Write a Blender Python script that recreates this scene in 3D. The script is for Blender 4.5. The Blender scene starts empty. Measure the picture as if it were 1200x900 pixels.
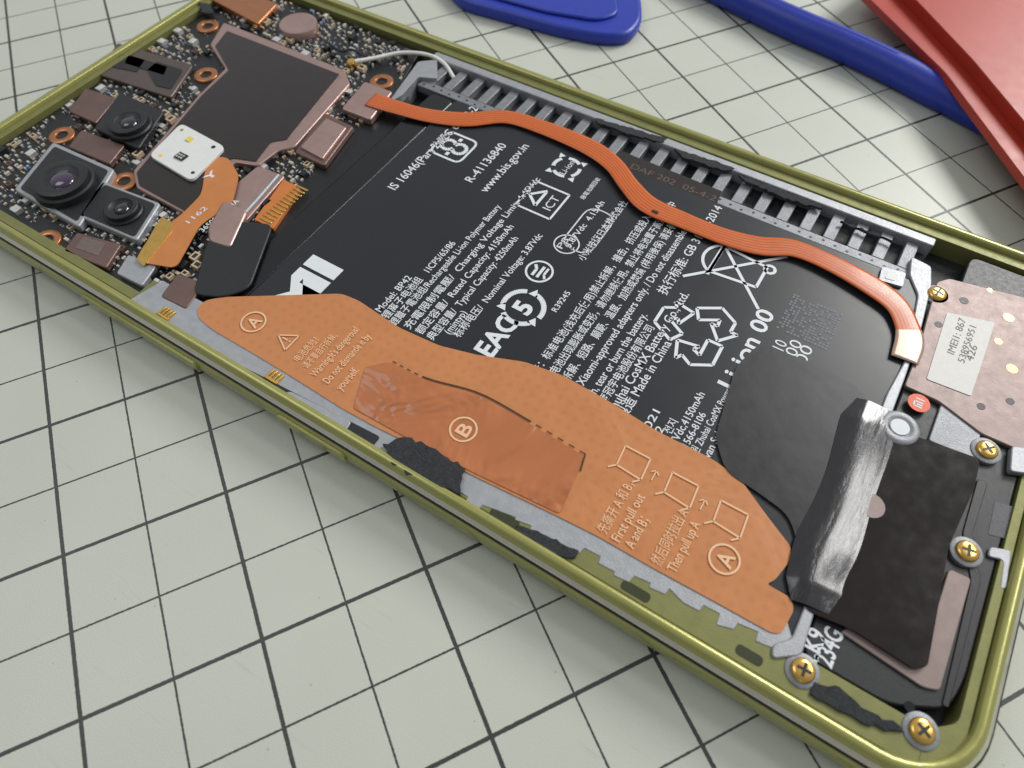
import bpy, math, random, numpy as np
from mathutils import Matrix, Vector
random.seed(7)
# ---------------- camera solved from the phone's real size and vanishing points ----------------
V1=np.array([-1737.,-783.]);V2=np.array([1560.,-850.]);c0=np.array([600.,450.])
f=math.sqrt(-np.dot(V1-c0,V2-c0))
Xc=-np.array([*(V1-c0),f]);Xc/=np.linalg.norm(Xc)
Yc=np.array([*(V2-c0),f]);Yc/=np.linalg.norm(Yc)
Zc=np.cross(Xc,Yc)
M=np.column_stack([Xc,Yc,Zc])
def ray(u,v): return M.T@np.array([u-600.,v-450.,f])
r0=ray(560,629.4); r2=ray(800,155.4)
a=r0/(-r0[2]); b=r2/(-r2[2])
h=7.57/(b[1]-a[1])
C=np.array([0,0,.35])-a*h
def W(p,z=0.5):
    d=ray(*p); s=(z-C[2])/d[2]; q=C+s*d; return (float(q[0]),float(q[1]))
def Ws(ps,z): return [W(p,z) for p in ps]
cam=bpy.data.cameras.new("Camera");co=bpy.data.objects.new("Camera",cam);bpy.context.collection.objects.link(co)
R=Matrix([[M[0,i],-M[1,i],-M[2,i]] for i in range(3)])
co.matrix_world=Matrix.Translation(C)@R.to_4x4()
cam.lens=f/1200*36;cam.sensor_width=36;cam.clip_start=.1;cam.clip_end=1000
cam.dof.use_dof=True;cam.dof.focus_distance=float(-(C[2]-.5)/(ray(640,380)/f)[2]) ;cam.dof.aperture_fstop=.32
bpy.context.scene.camera=co
bpy.context.scene.view_settings.view_transform='Standard'
# ---------------- materials ----------------
def srgb(r,g,b):
    def k(x):
        x/=255.; return x/12.92 if x<=.04045 else ((x+.055)/1.055)**2.4
    return (k(r),k(g),k(b))
def mk(name,col,rough=.5,metal=0,var=.15,scale=6,bump=0,bscale=40,coat=0,stretch=None,spec=.5,rvar=.1,bdist=.02):
    m=bpy.data.materials.new(name);m.use_nodes=True;nt=m.node_tree;N=nt.nodes;L=nt.links
    p=N["Principled BSDF"];p.inputs["Roughness"].default_value=rough;p.inputs["Metallic"].default_value=metal
    p.inputs["Coat Weight"].default_value=coat;p.inputs["Coat Roughness"].default_value=.12
    p.inputs["Specular IOR Level"].default_value=spec
    tc=N.new("ShaderNodeTexCoord");mp=N.new("ShaderNodeMapping");L.new(tc.outputs["Object"],mp.inputs["Vector"])
    if stretch: mp.inputs["Scale"].default_value=stretch
    n=N.new("ShaderNodeTexNoise");n.inputs["Scale"].default_value=scale;n.inputs["Detail"].default_value=6
    L.new(mp.outputs[0],n.inputs["Vector"])
    mix=N.new("ShaderNodeMix");mix.data_type='RGBA';L.new(n.outputs["Fac"],mix.inputs["Factor"])
    mix.inputs["A"].default_value=(*[x*(1-var) for x in col],1);mix.inputs["B"].default_value=(*[min(1,x*(1+var)) for x in col],1)
    L.new(mix.outputs["Result"],p.inputs["Base Color"])
    mr=N.new("ShaderNodeMapRange");mr.inputs["To Min"].default_value=max(.02,rough-rvar);mr.inputs["To Max"].default_value=min(1,rough+rvar)
    n3=N.new("ShaderNodeTexNoise");n3.inputs["Scale"].default_value=scale*2.3;n3.inputs["Detail"].default_value=5;L.new(mp.outputs[0],n3.inputs["Vector"])
    L.new(n3.outputs["Fac"],mr.inputs["Value"]);L.new(mr.outputs[0],p.inputs["Roughness"])
    if bump:
        n2=N.new("ShaderNodeTexNoise");n2.inputs["Scale"].default_value=bscale;n2.inputs["Detail"].default_value=4
        L.new(mp.outputs[0],n2.inputs["Vector"])
        bm=N.new("ShaderNodeBump");bm.inputs["Strength"].default_value=bump;bm.inputs["Distance"].default_value=bdist
        L.new(n2.outputs["Fac"],bm.inputs["Height"]);L.new(bm.outputs[0],p.inputs["Normal"])
    m["mix"]=mix.name
    return m
OLIVE=mk("olive_anodised",srgb(162,160,94),.3,.45,.12,3,.05,90,coat=.3)
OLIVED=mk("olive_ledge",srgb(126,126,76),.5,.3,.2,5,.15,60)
CHROME=mk("polished_edge",srgb(228,224,206),.2,.8,.05)
SILVER=mk("cast_magnesium",srgb(166,168,172),.5,.5,.2,9,.2,50)
SILVD=mk("dark_magnesium",srgb(140,142,146),.5,.5,.3,9,.3,50)
DARK=mk("dark_tray",srgb(32,33,36),.6,0,.3,8,.2,60)
PCB=mk("black_solder_mask",srgb(20,21,24),.35,0,.3,20,.2,70)
PINK=mk("nickel_shield",srgb(172,144,138),.38,.6,.16,4,.1,60)
PINKD=mk("dark_nickel_shield",srgb(134,118,114),.48,.4,.18,4,.1,60)
BROWN=mk("brown_shield",srgb(116,92,86),.4,.5,.2,5,.1,60)
GRAPH=mk("graphite_film",srgb(30,19,17),.22,0,.4,5,.08,25,coat=.3)
COPPER=mk("copper_ring",srgb(186,126,88),.35,.8,.15,8)
GOLD=mk("brass_gold",srgb(228,184,102),.25,.95,.12,8)
BLACK=mk("black_plastic",srgb(28,29,32),.45,0,.2,8,.15,80)
BLACKG=mk("black_gloss",srgb(10,10,12),.08,0,.1,5,coat=.5)
BATT=mk("battery_wrap",srgb(30,32,37),.36,0,.1,2,rvar=.04)
BATTF=mk("battery_flange",srgb(18,19,22),.25,0,.2,3,.1,20)
WHITE=mk("white_print",srgb(222,226,229),.6,0,.06,10)
WHITEM=mk("white_dull",srgb(222,223,220),.5,0,.05,10)
PRINTO=mk("print_pale",srgb(236,192,150),.5,0,.05,10)
FAINT=mk("print_faint",srgb(92,76,62),.6,0,.1,10)
FOAM=mk("grey_foam",srgb(52,53,56),.95,0,.7,22,1.0,60)
TAPE=mk("black_tape",srgb(28,24,29),.38,0,.2,2,.10,2.2,bdist=.04)
TAPEF=mk("tape_fold",srgb(34,30,34),.27,.0,.3,3,.35,3.5,coat=.5,stretch=(3,.8,1),bdist=.05,rvar=.1)
TAPEG=mk("glossy_black_film",srgb(24,13,12),.15,0,.3,3,.08,4,coat=.3,spec=.35)
BLUE=mk("blue_nylon",srgb(26,50,160),.4,0,.12,3,.15,50)
RED=mk("red_plastic",srgb(166,46,26),.42,0,.14,2,.12,60)
BEIGE=mk("ceramic_beige",srgb(198,176,146),.5,0,.2,10)
TIN=mk("solder_tin",srgb(222,222,220),.35,.6,.1,10)
STICK=mk("white_sticker",srgb(215,213,208),.55,0,.04,10)
ORG=mk("orange_sticker",srgb(225,85,30),.45,0,.06,10)
LENS=mk("lens_glass",srgb(14,12,22),.04,0,.2,5,coat=1)
CABLE=mk("white_cable",srgb(228,228,222),.4,0,.05,10)
YEL=mk("led_yellow",srgb(235,205,90),.4)
BLUEC=mk("blue_part",srgb(60,110,190),.4)
ORCH=mk("lens_purple",srgb(50,26,60),.05,0,.3,4,coat=1)
def film_mat(name,col,bscale,bstr,dots=True,coat=.25,rough=.38,dist=.06,ns=(1,1,1)):
    m=mk(name,col,rough,0,.1,1.5,coat=coat);nt=m.node_tree;N=nt.nodes;L=nt.links
    p=N["Principled BSDF"];tc=[n for n in N if n.bl_idname=="ShaderNodeTexCoord"][0]
    mp=N.new("ShaderNodeMapping");mp.inputs["Scale"].default_value=ns;L.new(tc.outputs["Object"],mp.inputs["Vector"])
    n=N.new("ShaderNodeTexNoise");n.inputs["Scale"].default_value=bscale;n.inputs["Detail"].default_value=3;n.inputs["Distortion"].default_value=.8
    L.new(mp.outputs[0],n.inputs["Vector"])
    bm=N.new("ShaderNodeBump");bm.inputs["Strength"].default_value=bstr;bm.inputs["Distance"].default_value=dist
    L.new(n.outputs["Fac"],bm.inputs["Height"]);L.new(bm.outputs[0],p.inputs["Normal"])
    if dots:
        vo=N.new("ShaderNodeTexVoronoi");vo.inputs["Scale"].default_value=6.5;vo.inputs["Randomness"].default_value=.05
        L.new(tc.outputs["Object"],vo.inputs["Vector"])
        mr=N.new("ShaderNodeMapRange");mr.inputs["From Min"].default_value=.12;mr.inputs["From Max"].default_value=.34
        mr.inputs["To Min"].default_value=.92;mr.inputs["To Max"].default_value=1.0
        L.new(vo.outputs["Distance"],mr.inputs["Value"])
        mix=N[m["mix"]];mu=N.new("ShaderNodeMix");mu.data_type='RGBA';mu.blend_type='MULTIPLY';mu.inputs["Factor"].default_value=1
        L.new(mix.outputs["Result"],mu.inputs["A"]);L.new(mr.outputs[0],mu.inputs["B"]);L.new(mu.outputs["Result"],p.inputs["Base Color"])
    return m
FILM=film_mat("orange_film",srgb(198,128,76),1.0,.35,dist=.09)
FILMB=film_mat("crinkled_orange_film",srgb(182,108,62),1.1,.8,False,.7,.2,.26,(1,.7,1))
def flex_mat():
    m=mk("orange_flex",srgb(206,98,30),.36,0,.1,4,coat=.2);nt=m.node_tree;N=nt.nodes;L=nt.links
    p=N["Principled BSDF"];uv=N.new("ShaderNodeUVMap");sx=N.new("ShaderNodeSeparateXYZ");L.new(uv.outputs[0],sx.inputs[0])
    mu=N.new("ShaderNodeMath");mu.operation='MULTIPLY';mu.inputs[1].default_value=7;L.new(sx.outputs["Y"],mu.inputs[0])
    pp=N.new("ShaderNodeMath");pp.operation='PINGPONG';pp.inputs[1].default_value=.5;L.new(mu.outputs[0],pp.inputs[0])
    mr=N.new("ShaderNodeMapRange");mr.inputs["From Min"].default_value=.1;mr.inputs["From Max"].default_value=.22;mr.inputs["To Min"].default_value=.58;mr.inputs["To Max"].default_value=1
    L.new(pp.outputs[0],mr.inputs["Value"])
    mix=N[m["mix"]];mm=N.new("ShaderNodeMix");mm.data_type='RGBA';mm.blend_type='MULTIPLY';mm.inputs["Factor"].default_value=1
    L.new(mix.outputs["Result"],mm.inputs["A"]);L.new(mr.outputs[0],mm.inputs["B"]);L.new(mm.outputs["Result"],p.inputs["Base Color"])
    return m
FLEX=flex_mat()
# ---------------- mesh builder ----------------
class B:
    def __init__(s): s.v=[];s.f=[];s.m=[];s.uv=None
    def face(s,pts,mi=0):
        i=len(s.v);s.v+=[tuple(p) for p in pts];s.f.append(tuple(range(i,i+len(pts))));s.m.append(mi)
    def prism(s,xy,z0,z1,mi=0,msx=None):
        A=sum(xy[i][0]*xy[(i+1)%len(xy)][1]-xy[(i+1)%len(xy)][0]*xy[i][1] for i in range(len(xy)))
        if A<0: xy=xy[::-1]
        n=len(xy);i=len(s.v)
        s.v+=[(x,y,z0) for x,y in xy]+[(x,y,z1) for x,y in xy]
        s.f.append(tuple(range(i+n,i+2*n)));s.m.append(mi)
        s.f.append(tuple(range(i+n-1,i-1,-1)));s.m.append(mi)
        for k in range(n):
            s.f.append((i+k,i+(k+1)%n,i+n+(k+1)%n,i+n+k));s.m.append(mi if msx is None else msx)
    def flat(s,xy,z,mi=0):
        A=sum(xy[i][0]*xy[(i+1)%len(xy)][1]-xy[(i+1)%len(xy)][0]*xy[i][1] for i in range(len(xy)))
        if A<0: xy=xy[::-1]
        s.face([(x,y,z) for x,y in xy],mi)
    def box(s,x0,y0,z0,x1,y1,z1,mi=0): s.prism([(x0,y0),(x1,y0),(x1,y1),(x0,y1)],z0,z1,mi)
    def disc(s,cx,cy,r,z0,z1,mi=0,n=40): s.prism([(cx+r*math.cos(2*math.pi*k/n),cy+r*math.sin(2*math.pi*k/n)) for k in range(n)],z0,z1,mi)
    def lathe(s,cx,cy,prof,mi=0,n=48,cap=True,mis=None):
        i=len(s.v)
        for r,z in prof:
            for k in range(n): s.v.append((cx+r*math.cos(2*math.pi*k/n),cy+r*math.sin(2*math.pi*k/n),z))
        for j in range(len(prof)-1):
            for k in range(n):
                k2=(k+1)%n
                s.f.append((i+j*n+k,i+j*n+k2,i+(j+1)*n+k2,i+(j+1)*n+k));s.m.append(mis[j] if mis else mi)
        if cap:
            s.f.append(tuple(i+(len(prof)-1)*n+k for k in range(n)));s.m.append(mis[-1] if mis else mi)
    def ring(s,cx,cy,r0,r1,z,mi=0,n=40):
        for k in range(n):
            a0=2*math.pi*k/n;a1=2*math.pi*(k+1)/n
            s.face([(cx+r0*math.cos(a0),cy+r0*math.sin(a0),z),(cx+r1*math.cos(a0),cy+r1*math.sin(a0),z),(cx+r1*math.cos(a1),cy+r1*math.sin(a1),z),(cx+r0*math.cos(a1),cy+r0*math.sin(a1),z)],mi)
    def line(s,p,q,w,z,mi=0):
        dx,dy=q[0]-p[0],q[1]-p[1];l=math.hypot(dx,dy) or 1;nx,ny=-dy/l*w/2,dx/l*w/2
        s.flat([(p[0]+nx,p[1]+ny),(q[0]+nx,q[1]+ny),(q[0]-nx,q[1]-ny),(p[0]-nx,p[1]-ny)],z,mi)
WL={}
def obj(name,b,mats,parent=None,bevel=0,smooth=True,ang=35):
    if not isinstance(mats,(list,tuple)): mats=[mats]
    V=np.array(b.v);mn=V.min(0);mx=V.max(0);c=(mn+mx)/2;c[2]=mn[2]
    me=bpy.data.meshes.new(name);me.from_pydata([tuple(p-c) for p in V],[],b.f)
    for m in mats: me.materials.append(m)
    for p,mi in zip(me.polygons,b.m): p.material_index=mi
    if b.uv:
        uvl=me.uv_layers.new(name="UVMap")
        for lp in me.loops: uvl.data[lp.index].uv=b.uv[lp.vertex_index]
    me.validate()
    if smooth:
        for p in me.polygons: p.use_smooth=True
        me.set_sharp_from_angle(angle=math.radians(ang))
    o=bpy.data.objects.new(name,me);bpy.context.collection.objects.link(o)
    pl=np.zeros(3)
    if parent: o.parent=parent;pl=WL[parent.name]
    o.location=tuple(c-pl);WL[o.name]=c
    if bevel:
        bv=o.modifiers.new("bevel",'BEVEL');bv.width=bevel;bv.segments=2;bv.limit_method='ANGLE';bv.angle_limit=math.radians(40);bv.use_clamp_overlap=True
    return o
def empty(name,loc,parent=None):
    o=bpy.data.objects.new(name,None);bpy.context.collection.objects.link(o);o.empty_display_size=.1
    pl=WL[parent.name] if parent else np.zeros(3)
    if parent:o.parent=parent
    o.location=tuple(np.array(loc)-pl);WL[o.name]=np.array(loc,float);return o
def rnd(xy,r,seg=5):
    out=[];n=len(xy)
    for i in range(n):
        p0=np.array(xy[i-1]);p1=np.array(xy[i]);p2=np.array(xy[(i+1)%n])
        d0=np.linalg.norm(p0-p1);d2=np.linalg.norm(p2-p1)
        t=min(r,d0*.48,d2*.48)
        A=p1+(p0-p1)/max(d0,1e-6)*t;Bq=p1+(p2-p1)/max(d2,1e-6)*t
        for k in range(seg+1):
            s=k/seg;q=(1-s)**2*A+2*s*(1-s)*p1+s*s*Bq;out.append((float(q[0]),float(q[1])))
    return out
def jag(xy,step,amp):
    out=[];n=len(xy)
    for i in range(n):
        p=np.array(xy[i]);q=np.array(xy[(i+1)%n]);d=np.linalg.norm(q-p);k=max(1,int(d/step))
        for j in range(k):
            t=(j+random.uniform(-.3,.3)*(j>0))/k;r=p+(q-p)*t;nn=np.array([-(q-p)[1],(q-p)[0]])/max(d,1e-6)
            r=r+nn*random.uniform(-amp,amp);out.append((float(r[0]),float(r[1])))
    return out
def catmull(P,n=10):
    P=[np.array(p,float) for p in P];P=[2*P[0]-P[1]]+P+[2*P[-1]-P[-2]];out=[]
    for i in range(1,len(P)-2):
        for k in range(n):
            t=k/n;out.append(.5*((2*P[i])+(-P[i-1]+P[i+1])*t+(2*P[i-1]-5*P[i]+4*P[i+1]-P[i+2])*t*t+(-P[i-1]+3*P[i]-3*P[i+1]+P[i+2])*t**3))
    out.append(P[-2]);return out
def tube(b,P,r,mi=0,n=10):
    i=len(b.v);P=[np.array(p) for p in P]
    for j,p in enumerate(P):
        t=P[min(j+1,len(P)-1)]-P[max(j-1,0)];t/=np.linalg.norm(t);s=np.cross(t,[0,0,1.]);s/=np.linalg.norm(s);u=np.cross(s,t)
        rr=r[j] if isinstance(r,list) else r
        for k in range(n):
            a=2*math.pi*k/n;b.v.append(tuple(p+rr*(math.cos(a)*s+math.sin(a)*u)))
    for j in range(len(P)-1):
        for k in range(n):
            b.f.append((i+j*n+k,i+(j+1)*n+k,i+(j+1)*n+(k+1)%n,i+j*n+(k+1)%n));b.m.append(mi)
    b.f.append(tuple(i+k for k in range(n)));b.m.append(mi)
    b.f.append(tuple(i+(len(P)-1)*n+k for k in range(n-1,-1,-1)));b.m.append(mi)
# text ---------------------------------------------------------
def text(b,s,p0,size,z,p1=None,L=None,mi=0,bold=0,dirv=None):
    """writing whose baseline starts at world p0 and runs along +Y (or dirv)"""
    cu=bpy.data.curves.new("t",'FONT');cu.body=s;cu.size=1;cu.resolution_u=3;cu.offset=bold
    o=bpy.data.objects.new("t",cu);bpy.context.collection.objects.link(o)
    dg=bpy.context.evaluated_depsgraph_get();me=bpy.data.meshes.new_from_object(o.evaluated_get(dg))
    if len(me.vertices):
        xs=[v.co.x for v in me.vertices];w=max(xs)-min(xs);x0=min(xs)
        if L is None and p1 is not None: L=math.hypot(p1[0]-p0[0],p1[1]-p0[1])
        sx=L/w if L else size*.9
        d=dirv or (0,1);dl=math.hypot(*d);d=(d[0]/dl,d[1]/dl);up=(-d[1],d[0])
        i=len(b.v)
        for v in me.vertices:
            x=(v.co.x-x0)*sx;y=v.co.y*size
            b.v.append((p0[0]+d[0]*x+up[0]*y,p0[1]+d[1]*x+up[1]*y,z))
        for p in me.polygons: b.f.append(tuple(i+k for k in p.vertices));b.m.append(mi)
    bpy.data.objects.remove(o);bpy.data.curves.remove(cu)
def T(b,s,a,e,size,z,mi=0,bold=0):
    A=W(a,z);E=W(e,z);text(b,s,A,size,z,L=abs(E[1]-A[1]),mi=mi,bold=bold)
class Sy:
    def __init__(s,b,px,sc,z,mi=0): s.b=b;s.c=W(px,z);s.s=sc;s.z=z;s.mi=mi
    def w(s,p): return (s.c[0]-p[1]*s.s,s.c[1]+p[0]*s.s)
    def ln(s,pts,w=.12,closed=False):
        pts=pts+[pts[0]] if closed else pts
        for p,q in zip(pts,pts[1:]): s.b.line(s.w(p),s.w(q),w*s.s,s.z,s.mi)
    def ring(s,r,w,c=(0,0)): q=s.w(c);s.b.ring(q[0],q[1],(r-w/2)*s.s,(r+w/2)*s.s,s.z,s.mi)
    def arc(s,r,a0,a1,w=.12,c=(0,0),n=14):
        s.ln([(c[0]+r*math.cos(math.radians(a0+(a1-a0)*k/n)),c[1]+r*math.sin(math.radians(a0+(a1-a0)*k/n))) for k in range(n+1)],w)
    def poly(s,pts): s.b.flat([s.w(p) for p in pts],s.z,s.mi)
    def tx(s,t,p,size,L=None,bold=0): text(s.b,t,s.w(p),size*s.s,s.z,L=L*s.s if L else None,mi=s.mi,bold=bold)
def rr(wd,ht,r): 
    return rnd([(-wd/2,-ht/2),(wd/2,-ht/2),(wd/2,ht/2),(-wd/2,ht/2)],r,4)
# ================= MAT =================
dd=ray(-80,-817);th=math.atan2(dd[1],dd[0])
ct,st=math.cos(th),math.sin(th)
def mg(p): q=W(p,0);return (q[0]*ct+q[1]*st,-q[0]*st+q[1]*ct)
U0=mg((0,885))[0];V0=mg((590,900))[1]
def matmat():
    m=bpy.data.materials.new("cutting_mat_surface");m.use_nodes=True;nt=m.node_tree;N=nt.nodes;L=nt.links;p=N["Principled BSDF"]
    tc=N.new("ShaderNodeTexCoord")
    def math_(op,a=None,bv=None,c=None):
        n=N.new("ShaderNodeMath");n.operation=op
        for k,x in enumerate((a,bv,c)):
            if x is None: continue
            if isinstance(x,(int,float)): n.inputs[k].default_value=x
            else: L.new(x,n.inputs[k])
        return n.outputs[0]
    def dot(v):
        n=N.new("ShaderNodeVectorMath");n.operation='DOT_PRODUCT';L.new(tc.outputs["Object"],n.inputs[0]);n.inputs[1].default_value=v;return n.outputs["Value"]
    U=math_('DIVIDE',math_('SUBTRACT',dot((ct,st,0)),U0),.95);Vv=math_('DIVIDE',math_('SUBTRACT',dot((-st,ct,0)),V0),.95)
    wob=N.new("ShaderNodeTexNoise");wob.inputs["Scale"].default_value=25;wob.inputs["Detail"].default_value=3;L.new(tc.outputs["Object"],wob.inputs["Vector"])
    wo=math_('MULTIPLY',math_('SUBTRACT',wob.outputs["Fac"],.5),.014)
    masks=[]
    for X in (U,Vv):
        t=math_('ADD',math_('PINGPONG',X,.5),wo);masks.append(math_('LESS_THAN',t,.0125))
        t=math_('ADD',math_('PINGPONG',X,1.0),wo);masks.append(math_('LESS_THAN',t,.024))
    mx=masks[0]
    for k in masks[1:]: mx=math_('MAXIMUM',mx,k)
    n=N.new("ShaderNodeTexNoise");n.inputs["Scale"].default_value=.25;n.inputs["Detail"].default_value=5;L.new(tc.outputs["Object"],n.inputs["Vector"])
    base=N.new("ShaderNodeMix");base.data_type='RGBA';L.new(n.outputs["Fac"],base.inputs["Factor"])
    base.inputs["A"].default_value=(*srgb(181,184,172),1);base.inputs["B"].default_value=(*srgb(204,206,194),1)
    # scuffs
    mp=N.new("ShaderNodeMapping");mp.inputs["Scale"].default_value=(.6,9,1);mp.inputs["Rotation"].default_value=(0,0,.7);L.new(tc.outputs["Object"],mp.inputs["Vector"])
    sc=N.new("ShaderNodeTexNoise");sc.inputs["Scale"].default_value=1.6;sc.inputs["Detail"].default_value=8;L.new(mp.outputs[0],sc.inputs["Vector"])
    sr=N.new("ShaderNodeMapRange");sr.inputs["From Min"].default_value=.64;sr.inputs["From Max"].default_value=.72;sr.inputs["To Max"].default_value=.2;L.new(sc.outputs["Fac"],sr.inputs["Value"])
    b2=N.new("ShaderNodeMix");b2.data_type='RGBA';L.new(sr.outputs[0],b2.inputs["Factor"]);L.new(base.outputs["Result"],b2.inputs["A"]);b2.inputs["B"].default_value=(.35,.34,.3,1)
    # dust specks
    vo=N.new("ShaderNodeTexVoronoi");vo.inputs["Scale"].default_value=3;L.new(tc.outputs["Object"],vo.inputs["Vector"])
    ds=math_('MULTIPLY',math_('LESS_THAN',vo.outputs["Distance"],.035),.6)
    b3=N.new("ShaderNodeMix");b3.data_type='RGBA';L.new(ds,b3.inputs["Factor"]);L.new(b2.outputs["Result"],b3.inputs["A"]);b3.inputs["B"].default_value=(.3,.28,.24,1)
    b4=N.new("ShaderNodeMix");b4.data_type='RGBA';L.new(math_('MULTIPLY',mx,.95),b4.inputs["Factor"]);L.new(b3.outputs["Result"],b4.inputs["A"]);b4.inputs["B"].default_value=(*srgb(32,34,36),1)
    L.new(b4.outputs["Result"],p.inputs["Base Color"])
    rg=N.new("ShaderNodeMapRange");rg.inputs["To Min"].default_value=.34;rg.inputs["To Max"].default_value=.5;L.new(wob.outputs["Fac"],rg.inputs["Value"]);L.new(rg.outputs[0],p.inputs["Roughness"])
    gn=N.new("ShaderNodeTexNoise");gn.inputs["Scale"].default_value=60;L.new(tc.outputs["Object"],gn.inputs["Vector"])
    bm=N.new("ShaderNodeBump");bm.inputs["Strength"].default_value=.25;bm.inputs["Distance"].default_value=.01;L.new(gn.outputs["Fac"],bm.inputs["Height"]);L.new(bm.outputs[0],p.inputs["Normal"])
    return m
g=B();g.prism([(-60,-60),(60,-60),(60,60),(-60,60)],-.3,0)
me=bpy.data.meshes.new("cutting_mat");me.from_pydata(g.v,[],g.f);me.materials.append(matmat())
mo=bpy.data.objects.new("cutting_mat",me);bpy.context.collection.objects.link(mo);mo["kind"]="structure";mo["label"]="cream cutting mat printed with a dark measuring grid"
# ================= PHONE =================
XL=W((107,70),.55)[0];XR=XL+16.05
PH=empty("smartphone",((XL+XR)/2,3.78,0));PH["label"]="opened olive green smartphone lying face down, back cover removed";PH["category"]="smartphone"
def rrect(x0,y0,x1,y1,r,n=10):
    out=[]
    for cx,cy,a0 in ((x1-r,y1-r,0),(x0+r,y1-r,90),(x0+r,y0+r,180),(x1-r,y0+r,270)):
        for k in range(n+1):
            a_=math.radians(a0+90*k/n);out.append((cx+r*math.cos(a_),cy+r*math.sin(a_)))
    return out
def sweep(b,prof,r=.95,mis=None):
    i=len(b.v);n=44
    for d,z in prof:
        for x,y in rrect(XL+d,d,XR-d,7.57-d,r-d): b.v.append((x,y,z))
    for j in range(len(prof)-1):
        for k in range(n):
            b.f.append((i+j*n+k,i+j*n+(k+1)%n,i+(j+1)*n+(k+1)%n,i+(j+1)*n+k));b.m.append(mis[j] if mis else 0)
b=B();prof=[(.2,.0),(.1,.02),(.03,.1),(0,.2),(-.005,.3),(.01,.4),(.03,.44),(.05,.445),(.055,.465),(.06,.475),(.10,.50),(.115,.53),(.14,.565),(.19,.575),(.225,.565),(.24,.54),(.25,.1)]
sweep(b,prof,mis=[0,0,0,0,0,0,1,1,2,2,0,0,0,0,0,0]);obj("frame",b,[OLIVE,DARK,CHROME],PH,ang=60)
b=B();b.prism(rrect(XL+.22,.22,XR-.22,7.35,.7),.05,.2);obj("tray_floor",b,DARK,PH)
XBD=W((160,345),.5)[0]
b=B()
b.prism([(XBD,.26),(XR-.6,.26),(XR-.6,.66),(XBD,.66)],.2,.5)
b.prism([(XL+.6,.26),(XBD-.004,.26),(XBD-.004,.40),(XL+.6,.40)],.2,.5)
b.prism([(XL+.6,7.315),(XR-.6,7.315),(XR-.6,7.16),(XL+.6,7.16)],.2,.5)
b.prism(rnd([(XL+.26,.6),(XL+.26,6.97),(XL+.599,7.3),(XL+.599,7.16),(XL+.38,6.9),(XL+.38,.65),(XL+.599,.40),(XL+.599,.26)],.1),.2,.495)
b.prism(rnd([(XR-.26,.6),(XR-.26,6.97),(XR-.599,7.3),(XR-.599,7.16),(XR-.36,6.9),(XR-.36,.85),(XR-.599,.66),(XR-.599,.26)],.1),.2,.495)
obj("chassis_ledge",b,OLIVED,PH,bevel=.012)
SLOT=mk("slot_shadow",srgb(46,50,16),.6)
for k,(s0,s1) in enumerate([((575,598),(608,616)),((728,684),(762,702)),((862,760),(894,776)),((300,447),(330,462))]):
    A=W(s0,.5);E=W(s1,.5);y=(A[1]+E[1])/2
    b=B();b.prism(rnd([(A[0],y-.055),(E[0],y-.055),(E[0],y+.055),(A[0],y+.055)],.06),.49,.504)
    obj("clip_slot",b,SLOT,PH)
def sidebtn(name,u0,u1):
    A=W(u0,.3);E=W(u1,.3);b=B()
    x0,x1=A[0],E[0]
    pts=rnd([(x0,.2),(x1,.2),(x1,.36),(x0,.36)],.08)
    i=len(b.v);m=len(pts)
    for yy in (.02,-.035): b.v+=[(x,yy,z) for x,z in pts]
    b.f.append(tuple(i+m+k for k in range(m)));b.m.append(0)
    for k in range(m): b.f.append((i+k,i+(k+1)%m,i+m+(k+1)%m,i+m+k));b.m.append(0)
    obj(name,b,OLIVE,PH,bevel=.01)
sidebtn("power_button",(322,488),(404,539));sidebtn("volume_button",(95,348),(232,430))
z=.508
low=[(168,348),(235,385),(340,450),(455,520),(560,575),(700,640),(800,690),(905,752)]
out=[(150,352),(205,392),(265,428),(345,478),(430,528),(480,552),(560,598),(640,628),(720,670),(800,706),(860,738),(935,770)]
b=B();P=Ws(low,z);Q=Ws(out,z)
q2=[]
for i in range(len(Q)-1):
    p=np.array(Q[i]);q=np.array(Q[i+1]);n=max(2,int(np.linalg.norm(q-p)/.17))
    off=0
    for k in range(n):
        t=k/n;r_=p+(q-p)*t;no=random.choice([0,0,-.04,.05,.08,-.02]);q2+=[(r_[0],r_[1]+off),(r_[0]+.012,r_[1]+no)];off=no
q2.append(Q[-1])
b.prism([(x,y+.35) for x,y in P]+q2[::-1],.2,z);obj("chassis_rail",b,SILVER,PH,bevel=.008)
b=B();b.prism(rnd(Ws([(270,432),(282,428),(446,512),(436,524)],.512),.05),.50,.513);obj("speaker_slot",b,BLACK,PH)
b=B();b.prism(rnd(Ws([(328,462),(340,458),(412,494),(404,506),(372,495)],.53),.05),.50,.53);obj("metal_clip",b,SILVER,PH,bevel=.01)
for px in [(322,440),(195,366)]:
    c=W(px,.53);b=B()
    for i in range(4): b.box(c[0]-.10+i*.055,c[1]-.06,.50,c[0]-.065+i*.055,c[1]+.07,.53+.005*(i%2))
    b.box(c[0]-.11,c[1]-.09,.5,c[0]+.11,c[1]-.055,.54);obj("spring_contact",b,GOLD,PH,bevel=.006)
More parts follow.
